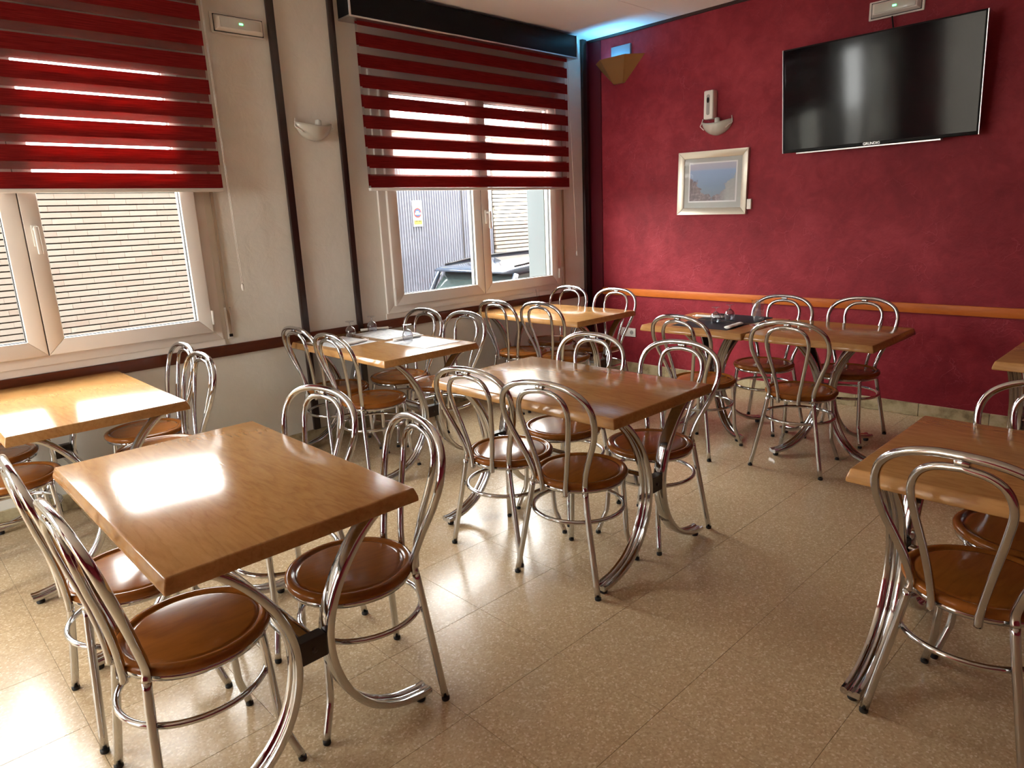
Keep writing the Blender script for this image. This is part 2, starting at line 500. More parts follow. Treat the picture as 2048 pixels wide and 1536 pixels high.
def skirting(name, along, lo, hi, lab):
    base = struct((G().box(lo, hi, -.008, 0, 0, .09) if along == 'x' else G().box(-.008, 0, lo, hi, 0, .09)).obj(name, M['mortar']), lab)
    a = hi; me = None
    while a > lo + .05:
        b = max(a - T, lo)
        g = G().box(0, a - b - .003, -.014, -.001, .001, .094) if along == 'x' else G().box(-.014, -.001, 0, a - b - .003, .001, .094)
        if me is None or b == lo:
            o = bevel_obj('skirting_tile', g, M['skirt'], base, .002, 1); me = o.data
        else: o = obj('skirting_tile', me, base)
        o.location = (b, 0, 0) if along == 'x' else (0, b, 0)
        a = b
skirting('baseboard_right', 'y', YMIN, -.015, 'worn beige skirting tiles under burgundy wall')
skirting('baseboard_left', 'x', XMIN, -.015, 'beige skirting tiles under white wall')

# ------------------------------------------------------------------ windows
def window(idx, x0, x1, lab):
    """casement window, frame x0..x1 in the white wall"""
    w = struct(empty('window_%d' % idx, (0, 0, 0)), lab)
    F0, F1, Z0, Z1 = x0, x1, .835, 2.56
    mid = (x0 + x1) / 2 - .004
    fw = .075
    def ring(a, b, c, d, t, y0, y1):
        q = G(); 
        # mitred members
        o = [(a, c), (b, c), (b, d), (a, d)]; i = [(a + t, c + t), (b - t, c + t), (b - t, d - t), (a + t, d - t)]
        out = []
        for k in range(4):
            j = (k + 1) % 4; e = .0006
            P = [o[k], o[j], i[j], i[k]]
            v = [(x, y0, z) for x, z in P] + [(x, y1, z) for x, z in P]
            out.append(G().add(v, [(0, 1, 2, 3), (4, 7, 6, 5), (0, 4, 5, 1), (1, 5, 6, 2), (2, 6, 7, 3), (3, 7, 4, 0)]))
        return out
    for q in ring(F0, F1, Z0, Z1, fw, -.018, .07): bevel_obj('frame_member', q, M['upvc'], w, .003, 2)
    s0, s1, sz0, sz1 = F0 + fw, F1 - fw, Z0 + fw - .02, Z1 - fw + .01
    for a, b, first in ((s0 - .012, mid - .002, True), (mid + .002, s1 + .012, False)):
        sh = empty('sash', (0, 0, 0)); sh.parent = w
        for q in ring(a, b, sz0, sz1, .083, -.042, .03): bevel_obj('sash_member', q, M['upvc'], sh, .004, 2)
        G().box(a + .081, b - .081, -.010, -.004, sz0 + .081, sz1 - .081).obj('pane', M['pane'], sh)
        q = G()
        for c, d, e, f in ((a + .080, a + .087, sz0 + .08, sz1 - .08), (b - .087, b - .080, sz0 + .08, sz1 - .08)):
            q.box(c, d, -.02, -.002, e, f)
        q.box(a + .08, b - .08, -.02, -.002, sz0 + .08, sz0 + .087); q.box(a + .08, b - .08, -.02, -.002, sz1 - .087, sz1 - .08)
        q.obj('gasket', M['upvc_dark'], sh)
        hx = a - .004 if first else b + .004
        for z in (sz0 + .05, sz1 - .12):
            q = G(); tube(q, [(hx, -.05, z), (hx, -.05, z + .085)], .008, 10)
            q.obj('hinge', M['plastic'], sh, True)
    # handle on the right sash
    h = empty('handle', (mid + .045, -.042, 1.50)); h.parent = w
    bevel_obj('rosette', G().box(-.014, .014, -.012, 0, -.035, .075), M['plastic'], h, .004, 2)
    q = G(); tube(q, [(0, -.01, .055), (0, -.05, .055)], .009, 10); q.obj('spindle', M['plastic'], h, True)
    bevel_obj('lever', G().box(-.011, .011, -.062, -.044, -.075, .068), M['plastic'], h, .005, 2)
    G().box(mid - .0018, mid + .0018, -.040, .02, sz0, sz1).obj('meeting_gap', M['upvc_dark'], w)
    # inner lining below and outer stone sill
    G().box(F0 - .01, F1 + .01, -.010, 0, .795, Z0).obj('lower_lining', M['upvc'], w)
    bevel_obj('outer_sill', G().box(F0 + .05, F1 - .05, .07, .30, .86, .905), M['render_wall'], w, .004, 1)
    q = G()
    if idx == 2:
        q.box(F1 - .117, F1 - .105, .071, .285, .905, 2.46); q.obj('reveal', M['reveal'], w)
    return w
M['reveal'] = mat('blue_grey_outer_reveal', (.050, .060, .063), .8)
window(1, -5.555, -3.675, 'white double casement window behind the left red blind')
window(2, -2.425, -.465, 'white double casement window behind the corner red blind')
window(3, -8.12, -6.18, 'white double casement window left of the view')

# shutter strap winders
def winder(x, z0, lab):
    e = empty('shutter_strap', (x, 0, z0)); tag(e, lab, 'shutter strap', 'roller shutter straps')
    bevel_obj('winder_plate', G().box(-.022, .022, -.008, 0, 0, .20), M['plastic'], e, .004, 2)
    G().box(-.009, .009, -.0115, -.0085, .02, 1.55).obj('strap', M['strap'], e)
    G().box(-.011, .011, -.013, -.0085, .012, .03).obj('slot', M['black'], e)
winder(-3.622, .83, 'brown shutter strap running into white plate right of left window')
winder(-.405, .83, 'shutter strap and white plate right of corner window')

# ------------------------------------------------------------------ zebra roller blinds
def zebra(x0, x1, zb, off, lab, cord_x, cord_z):
    e = empty('roller_blind', ((x0 + x1) / 2, -.08, zb)); tag(e, lab, 'blind', 'red striped roller blinds')
    hw = (x1 - x0) / 2; P, Bh = .132, .080
    ztop = 2.86 - zb
    for layer, y, o in (('front', -.012, 0.0), ('rear', .016, off)):
        k = -1
        edges = []
        while k * P + .018 + o < ztop:
            a, b = .018 + o + k * P, .018 + o + k * P + Bh
            k += 1
            c, d = max(a, .016), min(b, ztop)
            if d > c + .004:
                G().box(-hw, hw, y - .0006, y + .0006, c, d).obj('fabric_band', M['red_fabric'], e)
            c, d = max(b, .016), min(b + P - Bh, ztop)
            if d > c + .004:
                G().box(-hw, hw, y - .0003, y + .0003, c, d).obj('sheer_band', M['sheer'], e)
    bevel_obj('bottom_rail', G().box(-hw - .004, hw + .004, -.016, .02, -.004, .017), M['plastic'], e, .005, 2)
    c = empty('cassette', (0, 0, ztop - .02)); c.parent = e
    bevel_obj('cassette_body', G().box(-hw - .085, hw + .085, -.062, .08, .012, .185), M['black'], c, .003, 2)
    bevel_obj('cassette_trim', G().box(-hw - .088, hw + .088, -.066, .08, .0, .012), M['alu'], c, .002, 1)
    for s in (-1, 1):
        xx = s * (hw + .088)
        bevel_obj('end_cap', G().box(min(xx, xx - s * .014), max(xx, xx - s * .014), -.0685, -.060, .0, .187), M['alu'], c, .001, 1)
    q = G(); tube(q, [(cord_x - (x0 + x1) / 2 - .006, -.005, cord_z - zb), (hw + .018, -.005, ztop)], .0022, 6)
    tube(q, [(cord_x - (x0 + x1) / 2 + .006, .005, cord_z - zb), (hw + .028, .005, ztop)], .0022, 6)
    q.obj('pull_cord', M['plastic'], e, True)
    q = G(); lathe(q, [(0, 0), (.006, .0), (.009, .02), (.007, .04), (0, .045)], 12)
    wgt = q.obj('cord_weight', M['plastic'], e, True); wgt.location = (cord_x - (x0 + x1) / 2, 0, cord_z - zb - .04)
    return e
zebra(-5.69, -3.578, 1.738, -.036, 'red zebra roller blind half lowered over the left window', -3.535, 1.17)
zebra(-2.527, -.403, 1.738, .013, 'red zebra roller blind with black cassette over the corner window', -.305, 1.17)

# ------------------------------------------------------------------ chairs
def arc_path(half):
    """mirror a left half path (ending on y=0) into a full loop"""
    h = [Vector(p) for p in half]
    return h + [Vector((p.x, -p.y, p.z)) for p in reversed(h[:-1])]

def make_chair():
    e = empty('bistro_chair')
    q = G()
    lathe(q, [(0, .4555), (.155, .4565), (.164, .4555), (.168, .4525), (.172, .4555), (.178, .4600), (.188, .4605), (.196, .4575), (.2005, .450), (.200, .440), (.196, .4345), (.188, .4325), (0, .4325)], 48)
    q.obj('seat', M['seat'], e, True)
    q = G(); lathe(q, [(.172, .4335), (.190, .4335), (.1915, .418), (.187, .4165), (.172, .418), (.172, .4335)], 48)
    q.obj('seat_rim', M['chrome'], e, True)
    out = spline([(-.168, .1285, .43), (-.1635, .1245, .465), (-.177, .142, .53), (-.193, .168, .594), (-.213, .199, .668), (-.232, .2145, .738), (-.2465, .209, .795), (-.258, .183, .838), (-.2665, .132, .869), (-.271, .066, .8845), (-.272, 0, .888)], 5)
    tube(q := G(), arc_path(out), .0125, 14); q.obj('back_frame', M['chrome'], e, True)
    inn = spline([(-.2005, .057, .412), (-.201, .058, .45), (-.2075, .069, .52), (-.224, .087, .61), (-.246, .106, .70), (-.261, .1155, .77), (-.2685, .100, .820), (-.2725, .062, .848), (-.2735, 0, .858)], 5)
    tube(q := G(), arc_path(inn), .0108, 14); q.obj('inner_loop', M['chrome'], e, True)
    bevel_obj('loop_joint', G().box(-.284, -.262, -.018, .018, .866, .878), M['chrome'], e, .003, 2)
    ring = [(-.022 + .193 * math.cos(a), .193 * math.sin(a), .302) for a in [2 * math.pi * k / 48 for k in range(48)]]
    tube(q := G(), ring, .009, 10, closed=True); q.obj('foot_ring', M['chrome'], e, True)
    for s in (1, -1):
        pr = [(-.168, .1285 * s, .43), (-.176, .142 * s, .345), (-.190, .172 * s, .18), (-.2045, .202 * s, .014)]
        tube(q := G(), spline(pr, 4), .0122, 14); lg = q.obj('leg', M['chrome'], e, True)
        q = G(); lathe(q, [(0, 0), (.0118, 0), (.0130, .002), (.0130, .012), (.0120, .013), (0, .013)], 14)
        c = q.obj('foot_cap', M['rubber'], lg, True); c.location = (-.205, .203 * s, 0)
        pf = [(.128, .127 * s, .43), (.133, .133 * s, .34), (.1395, .140 * s, .19), (.144, .1445 * s, .125), (.152, .152 * s, .095), (.176, .173 * s, .014)]
        tube(q := G(), spline(pf, 4), .0115, 14); lg = q.obj('leg', M['chrome'], e, True)
        q = G(); lathe(q, [(0, 0), (.0108, 0), (.0120, .002), (.0120, .012), (.011, .013), (0, .013)], 14)
        c = q.obj('foot_cap', M['rubber'], lg, True); c.location = (.1765, .1735 * s, 0)
    return e

CH = [
 (-4.827, -2.560, 1.1, 'chrome chair tucked at near left corner of the closest table, big seat in lower left'),
 (-4.837, -2.066, -1.6, 'chrome chair at left edge of picture behind the closest left chair, seat under closest table'),
 (-4.358, -2.596, 167.8, 'chrome chair facing left under near right corner of the closest table'),
 (-4.342, -2.042, 189.6, 'chrome chair on far side of closest table, only its looped back above the tabletop'),
 (-3.237, -2.600, 7.9, 'chrome chair with dark brown seat in front of the bare middle table, nearer of two'),
 (-3.246, -2.178, 7.0, 'chrome chair with glare on its seat at left of the bare middle table'),
 (-2.763, -2.622, 180.8, 'chrome chair behind the right end of the bare middle table'),
 (-2.812, -2.119, 182.4, 'chrome chair behind the far end of the bare middle table'),
 (-3.109, -0.812, .2, 'chrome chair with orange seat in front of the table with white placemats, nearer one'),
 (-3.085, -0.345, .1, 'chrome chair against the white wall by the black upright at the placemat table'),
 (-2.592, -0.808, 179.8, 'chrome chair right of the white placemat table, nearer of the two on that side'),
 (-2.637, -0.404, 181.2, 'chrome chair on far side of white placemat table, back against brown rail under window'),
 (-1.440, -0.912, -.2, 'chrome chair left of the corner table, nearer the viewer of the two'),
 (-1.500, -0.505, -1.4, 'chrome chair left of the corner table, further one close to window wall'),
 (-0.973, -0.855, 180.9, 'chrome chair right of corner table in front of the wall socket'),
 (-0.988, -0.345, 179.5, 'chrome chair with brightly gleaming back in the room corner beside the window'),
 (-1.515, -2.164, -5.6, 'chrome chair with orange seat in front of the table with black placemats'),
 (-0.875, -2.250, 179.6, 'chrome chair between table with black placemats and burgundy wall'),
 (-1.425, -2.754, 4.0, 'chrome chair in front of the small square table along burgundy wall, back to viewer'),
 (-0.778, -2.762, 182, 'chrome chair between the small bare square table and burgundy wall'),
 (-3.175, -4.040, -4.5, 'large chrome chair at right edge of picture in front of the right-hand table'),
 (-2.762, -4.070, 180.0, 'chrome chair behind the right-hand table, cut by right edge of picture'),
 (-4.352, -0.755, 179.1, 'chrome chair right of the table under the left window, nearer of the two'),
 (-4.296, -0.338, 179.5, 'chrome chair right of the table under the left window, closest to the wall'),
 (-4.965, -0.665, 0, 'chrome chair at left edge under the left window table, nearer orange seat'),
 (-4.972, -0.175, 0, 'chrome chair at left edge against wall under the left window table'),
]
proto = make_chair()
for i, (x, y, a, lab) in enumerate(CH):
    o = proto if i == 0 else copy_tree(proto)
    o.location = (x, y, 0); o.rotation_euler = (0, 0, math.radians(a))
    tag(o, lab, 'chair', 'chrome chairs with round brown seats')

# ------------------------------------------------------------------ tables
PROF = [(.011, -.027), (.012, -.018), (.009, -.0105), (.0045, -.008), (.0075, -.004), (.008, 0), (.0075, .004), (.0045, .008), (.009, .0105), (.012, .018), (.011, .027),
        (.004, .030), (-.006, .029), (-.011, .024), (-.011, 0), (-.011, -.024), (-.006, -.029), (.004, -.030)]
ARC = spline([(.262, 0, .708), (.222, 0, .690), (.160, 0, .630), (.098, 0, .540), (.060, 0, .445), (.049, 0, .365), (.060, 0, .275), (.098, 0, .180), (.165, 0, .100), (.250, 0, .052), (.330, 0, .034), (.372, 0, .033)], 4)
ARC = [(p.x, p.z) for p in ARC]

def table_leg(parent, y0, rz, sign, name='leg'):
    q = G(); prof = PROF if sign > 0 else [(-a, b) for a, b in PROF]
    sweep_xz(q, [(x * sign, z) for x, z in ARC], prof)
    lg = q.obj(name, M['chrome'], parent, True)
    lg.data.set_sharp_from_angle(angle=math.radians(50))
    lg.location = (0, y0, 0); lg.rotation_euler = (0, 0, rz)
    q = G(); lathe(q, [(0, 0), (.014, 0), (.016, .005), (.016, .02), (0, .022)], 14)
    c = q.obj('foot_pad', M['rubber'], lg, True); c.location = (.345 * sign, 0, 0)
    return lg

def tabletop(e, sx, sy):
    g = G(); h0, h1 = .708, .75; a, b = sx / 2, sy / 2; t = .009
    v = [(-a, -b, h0), (a, -b, h0), (a, b, h0), (-a, b, h0), (-a, -b, h0 + .014), (a, -b, h0 + .014), (a, b, h0 + .014), (-a, b, h0 + .014),
         (-a + t, -b + t, h1), (a - t, -b + t, h1), (a - t, b - t, h1), (-a + t, b - t, h1)]
    f = [(3, 2, 1, 0), (8, 9, 10, 11)] + [(i, (i + 1) % 4, 4 + (i + 1) % 4, 4 + i) for i in range(4)] + [(4 + i, 4 + (i + 1) % 4, 8 + (i + 1) % 4, 8 + i) for i in range(4)]
    return bevel_obj('tabletop', g.add(v, f), M['oak'], e, .005, 3, True, 15)

def long_table():
    e = empty('dining_table'); tabletop(e, .71, 1.125)
    for yy in (-.495, .495):
        for s in (-1, 1): table_leg(e, yy, 0, s)
        br = bevel_obj('bracket', G().box(-.039, .039, yy - .020, yy + .020, .335, .405), M['black_iron'], e, .002, 1)
        q = G(); lathe(q, [(0, .0), (.0075, 0), (.0075, .005), (0, .006)], 12)
        b = q.obj('bolt', M['black_iron'], br, True); b.rotation_euler = (H90 if yy < 0 else -H90, 0, 0); b.location = (0, yy - .020 if yy < 0 else yy + .020, .37)
    bevel_obj('stretcher_beam', G().box(-.02, .02, -.475, .475, .342, .398), M['chrome'], e, .008, 3)
    for s in (-1, 1):
        G().box(s * .235 - .03, s * .235 + .03, -.5, .5, .700, .708).obj('top_batten', M['black_iron'], e)
    return e

def square_table():
    e = empty('square_table'); tabletop(e, .706, .752)
    for a in (45, 135, 225, 315): table_leg(e, 0, math.radians(a), 1)
    bevel_obj('hub', G().box(-.034, .034, -.034, .034, .325, .415), M['black_iron'], e, .003, 1)
    G().box(-.2, .2, -.2, .2, .702, .708).obj('mounting_plate', M['black_iron'], e)
    return e

LT = [(-4.602, -2.284, 0, 'long oak-look table closest to the viewer with window glare across its top'),
      (-3.007, -2.316, 0, 'bare oak-look table standing in the middle of the room'),
      (-2.890, -0.607, 0, 'oak-look table laid with white paper placemats against the white wall'),
      (-1.232, -0.612, 0, 'oak-look table in the corner under the window'),
      (-2.980, -4.270, 0, 'oak-look table cut off by the lower right edge of the picture'),
      (-4.655, -0.592, 0, 'oak-look table under the left window, cut by left edge of picture'),
      (-1.163, -4.250, 0, 'oak-look table at far right edge before the burgundy wall')]
p0 = long_table()
for i, (x, y, a, lab) in enumerate(LT):
    o = p0 if i == 0 else copy_tree(p0)
    o.location = (x, y, 0); o.rotation_euler = (0, 0, math.radians(a)); tag(o, lab, 'table', 'oak-look tables on curved chrome legs')
ST = [(-1.096, -2.000, 0, 'small square oak-look table with two black placemats'),
      (-1.077, -2.7575, 0, 'small bare square oak-look table right of the black placemats')]
p1 = square_table()
for i, (x, y, a, lab) in enumerate(ST):
    o = p1 if i == 0 else copy_tree(p1)
    o.location = (x, y, 0); tag(o, lab, 'table', 'square tables along the burgundy wall'); ST[i] = o
for o, da in zip(ST, (12, 18)):
    for ch in o.children:
        if ch.name.startswith('leg'): ch.rotation_euler.z += math.radians(da)

# ------------------------------------------------------------------ table ware
M['paper'] = mat('white_paper_mat', (.72, .74, .76), .75); 
def _paper():
    t = NT(M['paper']); c = t.coords('Object', (1, 1, 1)); n = t.noise(c, 30, 3)
    t.color(t.ramp(n, [(.4, (.62, .65, .70)), (.6, (.80, .82, .84))]))
_paper()
M['blackmat'] = mat('black_mat', (.008, .009, .016), .7)
M['napkin'] = mat('white_napkin', (.82, .80, .77), .85)

def placemat(x, y, rz, sx, sy, m, lab, grp):
    g = G().box(-sx / 2, sx / 2, -sy / 2, sy / 2, 0, .0016)
    o = bevel_obj('placemat', g, M[m], None, .0004, 1); o.location = (x, y, .7503); o.rotation_euler = (0, 0, rz); tag(o, lab, 'placemat', grp)
    return o
placemat(-3.045, -.365, .05, .29, .40, 'paper', 'white paper placemat at left of laid table, under the leftmost glass', 'paper placemats')
placemat(-2.680, -.352, .02, .29, .40, 'paper', 'pale grey placemat at wall end of the laid table', 'paper placemats')
placemat(-2.729, -.836, .03, .29, .42, 'paper', 'brightly lit white placemat at near right corner of laid table', 'paper placemats')
placemat(-1.218, -2.031, .0, .31, .41, 'blackmat', 'black placemat on the viewer side of the square table', 'black placemats')
placemat(-.888, -2.031, .0, .31, .41, 'blackmat', 'black placemat on the wall side of the square table', 'black placemats')

def goblet():
    """stemmed glass standing upside down on its rim; origin at the rim"""
    e = empty('wine_glass')
    pb = [(.030, 0), (.0335, .018), (.0355, .034), (.033, .050), (.026, .064), (.014, .074), (.006, .079)]
    pi = [(r - .0016, z) for r, z in reversed(pb)]
    q = G(); lathe(q, pb + [(0, .079)], 28); lathe(q, pi[:0] + [(0, .076)] + pi, 28); q.obj('bowl', M['goblet'], e, True)
    q = G(); lathe(q, [(.006, .078), (.0045, .088), (.0055, .100), (.010, .104)], 16); q.obj('stem', M['goblet'], e, True)
    q = G(); lathe(q, [(0, .103), (.010, .1035), (.028, .1065), (.031, .109), (.028, .1105), (0, .108)], 28); q.obj('foot', M['goblet'], e, True)
    return e
GL = [(-2.895, -.243, .7521, 'upturned stemmed glass, leftmost on the white placemat table', 'upturned glasses'),
      (-2.673, -.169, .7521, 'upturned stemmed glass nearest the window wall on the white placemat table', 'upturned glasses'),
      (-2.767, -.736, .7521, 'upturned stemmed glass on the brightly lit white placemat', 'upturned glasses'),
      (-1.142, -2.026, .7521, 'upturned stemmed glass on the near black placemat', 'upturned glasses'),
      (-.987, -2.044, .7521, 'upturned stemmed glass on the black placemat by the wall', 'upturned glasses')]
gp = goblet()
for i, (x, y, z, lab, grp) in enumerate(GL):
    o = gp if i == 0 else copy_tree(gp)
    o.location = (x, y, z); tag(o, lab, 'glass', grp)

def napkin():
    e = empty('napkin_roll')
    q = G(); n = 18; L = 9; v = []; f = []
    for i in range(L + 1):
        x = -.10 + .20 * i / L; w_ = .021 + .003 * math.sin(i * 1.7); h = .0085
        for k in range(n):
            a = 2 * math.pi * k / n
            v.append((x, w_ * math.cos(a), h + h * math.sin(a) * (1 + .1 * math.sin(i + k))))
    for i in range(L):
        for k in range(n): f.append((i * n + k, i * n + (k + 1) % n, (i + 1) * n + (k + 1) % n, (i + 1) * n + k))
    f += [tuple(range(n - 1, -1, -1)), tuple(L * n + k for k in range(n))]
    q.add(v, f).obj('rolled_napkin', M['napkin'], e, True)
    bevel_obj('knife', G().box(.07, .128, -.008, .001, .007, .010), M['steel'], e, .001, 1)
    bevel_obj('fork', G().box(.07, .122, .003, .012, .007, .010), M['steel'], e, .001, 1)
    return e
NR = [(-3.032, -.512, 14, 'white napkin roll with cutlery on the left white placemat'),
      (-2.628, -.128, -25, 'white napkin roll with cutlery near the wall on the pale grey placemat'),
      (-2.725, -.668, 0, 'napkin roll with cutlery beside the glass on the bright placemat'),
      (-1.230, -2.208, 4, 'white napkin roll at the right side of the near black placemat'),
      (-.955, -1.872, 100, 'small cutlery roll at left end of the far black placemat')]
np_ = napkin()
for i, (x, y, a, lab) in enumerate(NR):
    o = np_ if i == 0 else copy_tree(np_)
    o.location = (x, y, .7532); o.rotation_euler = (0, 0, math.radians(a)); tag(o, lab, 'napkin', 'napkin rolls with cutlery')

def holder(x, y, rz, h, lab):
    e = empty('menu_holder', (x, y, .7502), rz)
    bevel_obj('upright', G().box(-.055, .055, -.0015, .0015, .003, h), M['acrylic'], e, .0005, 1)
    q = G().add([(-.055, .003, .004), (.055, .003, .004), (.055, .028, h * .97), (-.055, .028, h * .97), (-.055, .005, .004), (.055, .005, .004), (.055, .030, h * .97), (-.055, .030, h * .97)],
                [(0, 1, 2, 3), (7, 6, 5, 4), (0, 4, 5, 1), (1, 5, 6, 2), (2, 6, 7, 3), (3, 7, 4, 0)])
    q.obj('leaning_sheet', M['acrylic'], e)
    bevel_obj('base', G().box(-.055, .055, -.03, .04, 0, .003), M['acrylic'], e, .0005, 1)
    tag(e, lab, 'menu holder', 'clear acrylic menu holders')
holder(-.968, -.206, math.radians(42), .14, 'clear acrylic menu holder standing on the corner table')
holder(-1.105, -2.318, math.radians(55), .17, 'clear acrylic menu holder at the join of the two square tables')

# ------------------------------------------------------------------ things on the burgundy wall
# television
tv = empty('television', (-.135, -2.585, 2.235)); tv.rotation_euler = (0, math.radians(-6), 0)
tag(tv, 'large black flat television mounted high on the burgundy wall', 'television')
bevel_obj('casing', G().box(-.028, .022, -.620, .620, -.352, .352), M['black'], tv, .006, 3)
M['screen'] = mat('black_glass_screen', (.004, .004, .005), .08, spec=.22)
G().box(-.0305, -.0275, -.610, .610, -.330, .342).obj('screen', M['screen'], tv)
bevel_obj('chrome_edge', G().box(-.029, -.010, -.625, -.6195, -.352, .352), M['alu'], tv, .001, 1)
bevel_obj('chrome_edge', G().box(-.029, -.010, .6195, .625, -.352, .352), M['alu'], tv, .001, 1)
bevel_obj('silver_bar', G().box(-.033, .010, -.420, .520, -.364, -.353), M['alu'], tv, .002, 1)
bevel_obj('rear_housing', G().box(.022, .060, -.40, .40, -.30, .15), M['black'], tv, .01, 2)
bevel_obj('wall_bracket', G().box(.05, .100, -.2, .2, -.15, .02), M['black_iron'], tv, .003, 1)
def text(body, size, m, parent, loc, rot, name='lettering', extr=.0006):
    c = bpy.data.curves.new(name, 'FONT'); c.body = body; c.size = size; c.align_x = 'CENTER'; c.align_y = 'CENTER'; c.extrude = extr
    c.materials.append(m); o = bpy.data.objects.new(name, c); COL.objects.link(o); o.parent = parent
    me = bpy.data.meshes.new_from_object(o); bpy.data.objects.remove(o)
    o = obj(name, me, parent); o.location = loc; o.rotation_euler = rot; return o
text('GRUNDIG', .024, M['alu'], tv, (-.0312, .0, -.341), (H90, 0, -H90))
q = G(); tube(q, spline([(-.03, -2.62, 2.69), (-.04, -2.63, 2.65), (-.04, -2.64, 2.58), (-.05, -2.64, 2.50)], 5), .005, 8)
o = q.obj('cable', M['black'], None, True); tag(o, 'short black cable hanging between emergency light and television', 'cable')

# emergency lights
M['lamp_diffuser'] = mat('frosted_diffuser', (.55, .54, .48), .35, coat=.3)
M['green'] = mat('green_led', (.1, .8, .3), .4, emit=(.08, 1.0, .25), estr=6.0)
def emergency(loc, rz, tilt, lab, sx=.17, sz=.058):
    e = empty('emergency_light', loc, rz); tag(e, lab, 'emergency light', 'white emergency lights')
    e.rotation_euler = (0, tilt, rz)
    bevel_obj('back_plate', G().box(-sx, sx, -.012, 0, -sz, sz), M['plastic'], e, .008, 3)
    bevel_obj('seal', G().box(-sx + .0155, sx - .0155, -.0135, -.011, -sz + .0095, sz - .0095), M['upvc_dark'], e, .0005, 1)
    v = [(-sx + .018, -.013, -sz + .012), (sx - .018, -.012, -sz + .012), (sx - .018, -.012, sz - .012), (-sx + .018, -.012, sz - .012),
         (-sx + .035, -.046, -sz + .026), (sx - .035, -.046, -sz + .026), (sx - .035, -.046, sz - .026), (-sx + .035, -.046, sz - .026)]
    bevel_obj('housing', G().add(v, [(0, 1, 2, 3), (7, 6, 5, 4), (0, 4, 5, 1), (1, 5, 6, 2), (2, 6, 7, 3), (3, 7, 4, 0)]), M['plastic'], e, .006, 3)
    bevel_obj('diffuser', G().box(-sx + .045, sx - .045, -.050, -.044, -sz + .031, sz - .031), M['lamp_diffuser'], e, .003, 2)
    G().box(-.011, .011, -.0525, -.0495, -.004, .004).obj('indicator_led', M['green'], e)
emergency((-3.318, 0, 2.708), 0, 0, 'white emergency light with green indicator on white wall beside black upright')
emergency((0, -2.635, 2.75), -H90, 0, 'white emergency light with green indicator above the television')

# air freshener
e = empty('air_freshener', (0, -1.30, 2.32), -H90); tag(e, 'slim white automatic air freshener above the glass wall lamp', 'air freshener')
bevel_obj('body', G().box(-.042, .042, -.075, 0, -.11, .11), M['plastic'], e, .012, 3)
q = G(); v = []
def stadium(w_, h, n=8):
    r = w_; return [(r * math.cos(a), h - r + r * math.sin(a)) for a in [math.pi * k / n for k in range(n + 1)]] + [(r * math.cos(a), -h + r + r * math.sin(a)) for a in [math.pi + math.pi * k / n for k in range(n + 1)]]
def plate(pts, y0, y1):
    n = len(pts); g = G()
    g.add([(x, y0, z) for x, z in pts] + [(x, y1, z) for x, z in pts], [tuple(range(n)), tuple(range(2 * n - 1, n - 1, -1))] + [(i, n + i, n + (i + 1) % n, (i + 1) % n) for i in range(n)])
    return g
plate(stadium(.014, .078), -.0775, -.0745).obj('window_strip', M['plastic_grey'], e)
q = plate([(a * .011, b * .022) for a, b in [(math.cos(t), math.sin(t)) for t in [2 * math.pi * k / 16 for k in range(16)]]], -.079, -.0765)
o = q.obj('spray_nozzle', M['black'], e); o.location = (0, 0, .035)

# glass half-bowl wall lamps
def _frost():
    m = mat('frosted_lamp_glass', (.72, .68, .58), .25, coat=.4, trans=.35); return m
M['frost'] = _frost()
def half_bowl(loc, rz, lab):
    e = empty('wall_lamp', loc, rz); tag(e, lab, 'wall lamp', 'glass half-bowl wall lamps')
    nu, nv = 24, 10; v = []; f = []
    for sh in (1.0, .94):
        for j in range(nv + 1):
            ph = (H90) * j / nv
            for i in range(nu + 1):
                th = math.pi * i / nu; wav = 1 + .03 * math.cos(4 * th) * (1 - j / nv)
                v.append((.132 * sh * math.cos(th) * math.cos(ph) * wav, -.004 - .085 * sh * math.sin(th) * math.cos(ph) * wav, -.105 * sh * math.sin(ph) + .012 * math.cos(2 * th) * (1 - j / nv)))
    N = nu + 1; K = N * (nv + 1)
    for s in (0, 1):
        for j in range(nv):
            for i in range(nu): f.append((s * K + j * N + i, s * K + j * N + i + 1, s * K + (j + 1) * N + i + 1, s * K + (j + 1) * N + i))
    for i in range(nu): f.append((i, i + 1, K + i + 1, K + i))
    mesh_obj('glass_bowl', v, f, M['frost'], e, True)
    bevel_obj('wall_plate', G().box(-.045, .045, -.02, 0, -.075, -.02), M['plastic'], e, .004, 2)
    q = G(); lathe(q, [(0, 0), (.016, 0), (.016, .03), (.022, .05), (.020, .075), (0, .082)], 16); o = q.obj('bulb', M['lamp_diffuser'], e, True); o.location = (.02, -.045, -.05)
    for s in (-1, 1):
        q = G(); tube(q, spline([(s * .128, -.012, .035), (s * .137, -.02, .0), (s * .142, -.03, -.02), (s * .122, -.045, -.035), (s * .098, -.05, -.055)], 4), .0035, 8)
        q.obj('clip', M['plastic'], e, True)
half_bowl((-2.885, 0, 2.165), 0, 'frosted glass half-bowl lamp between the two black uprights')
half_bowl((0, -1.348, 2.188), -H90, 'frosted glass half-bowl lamp under the air freshener')

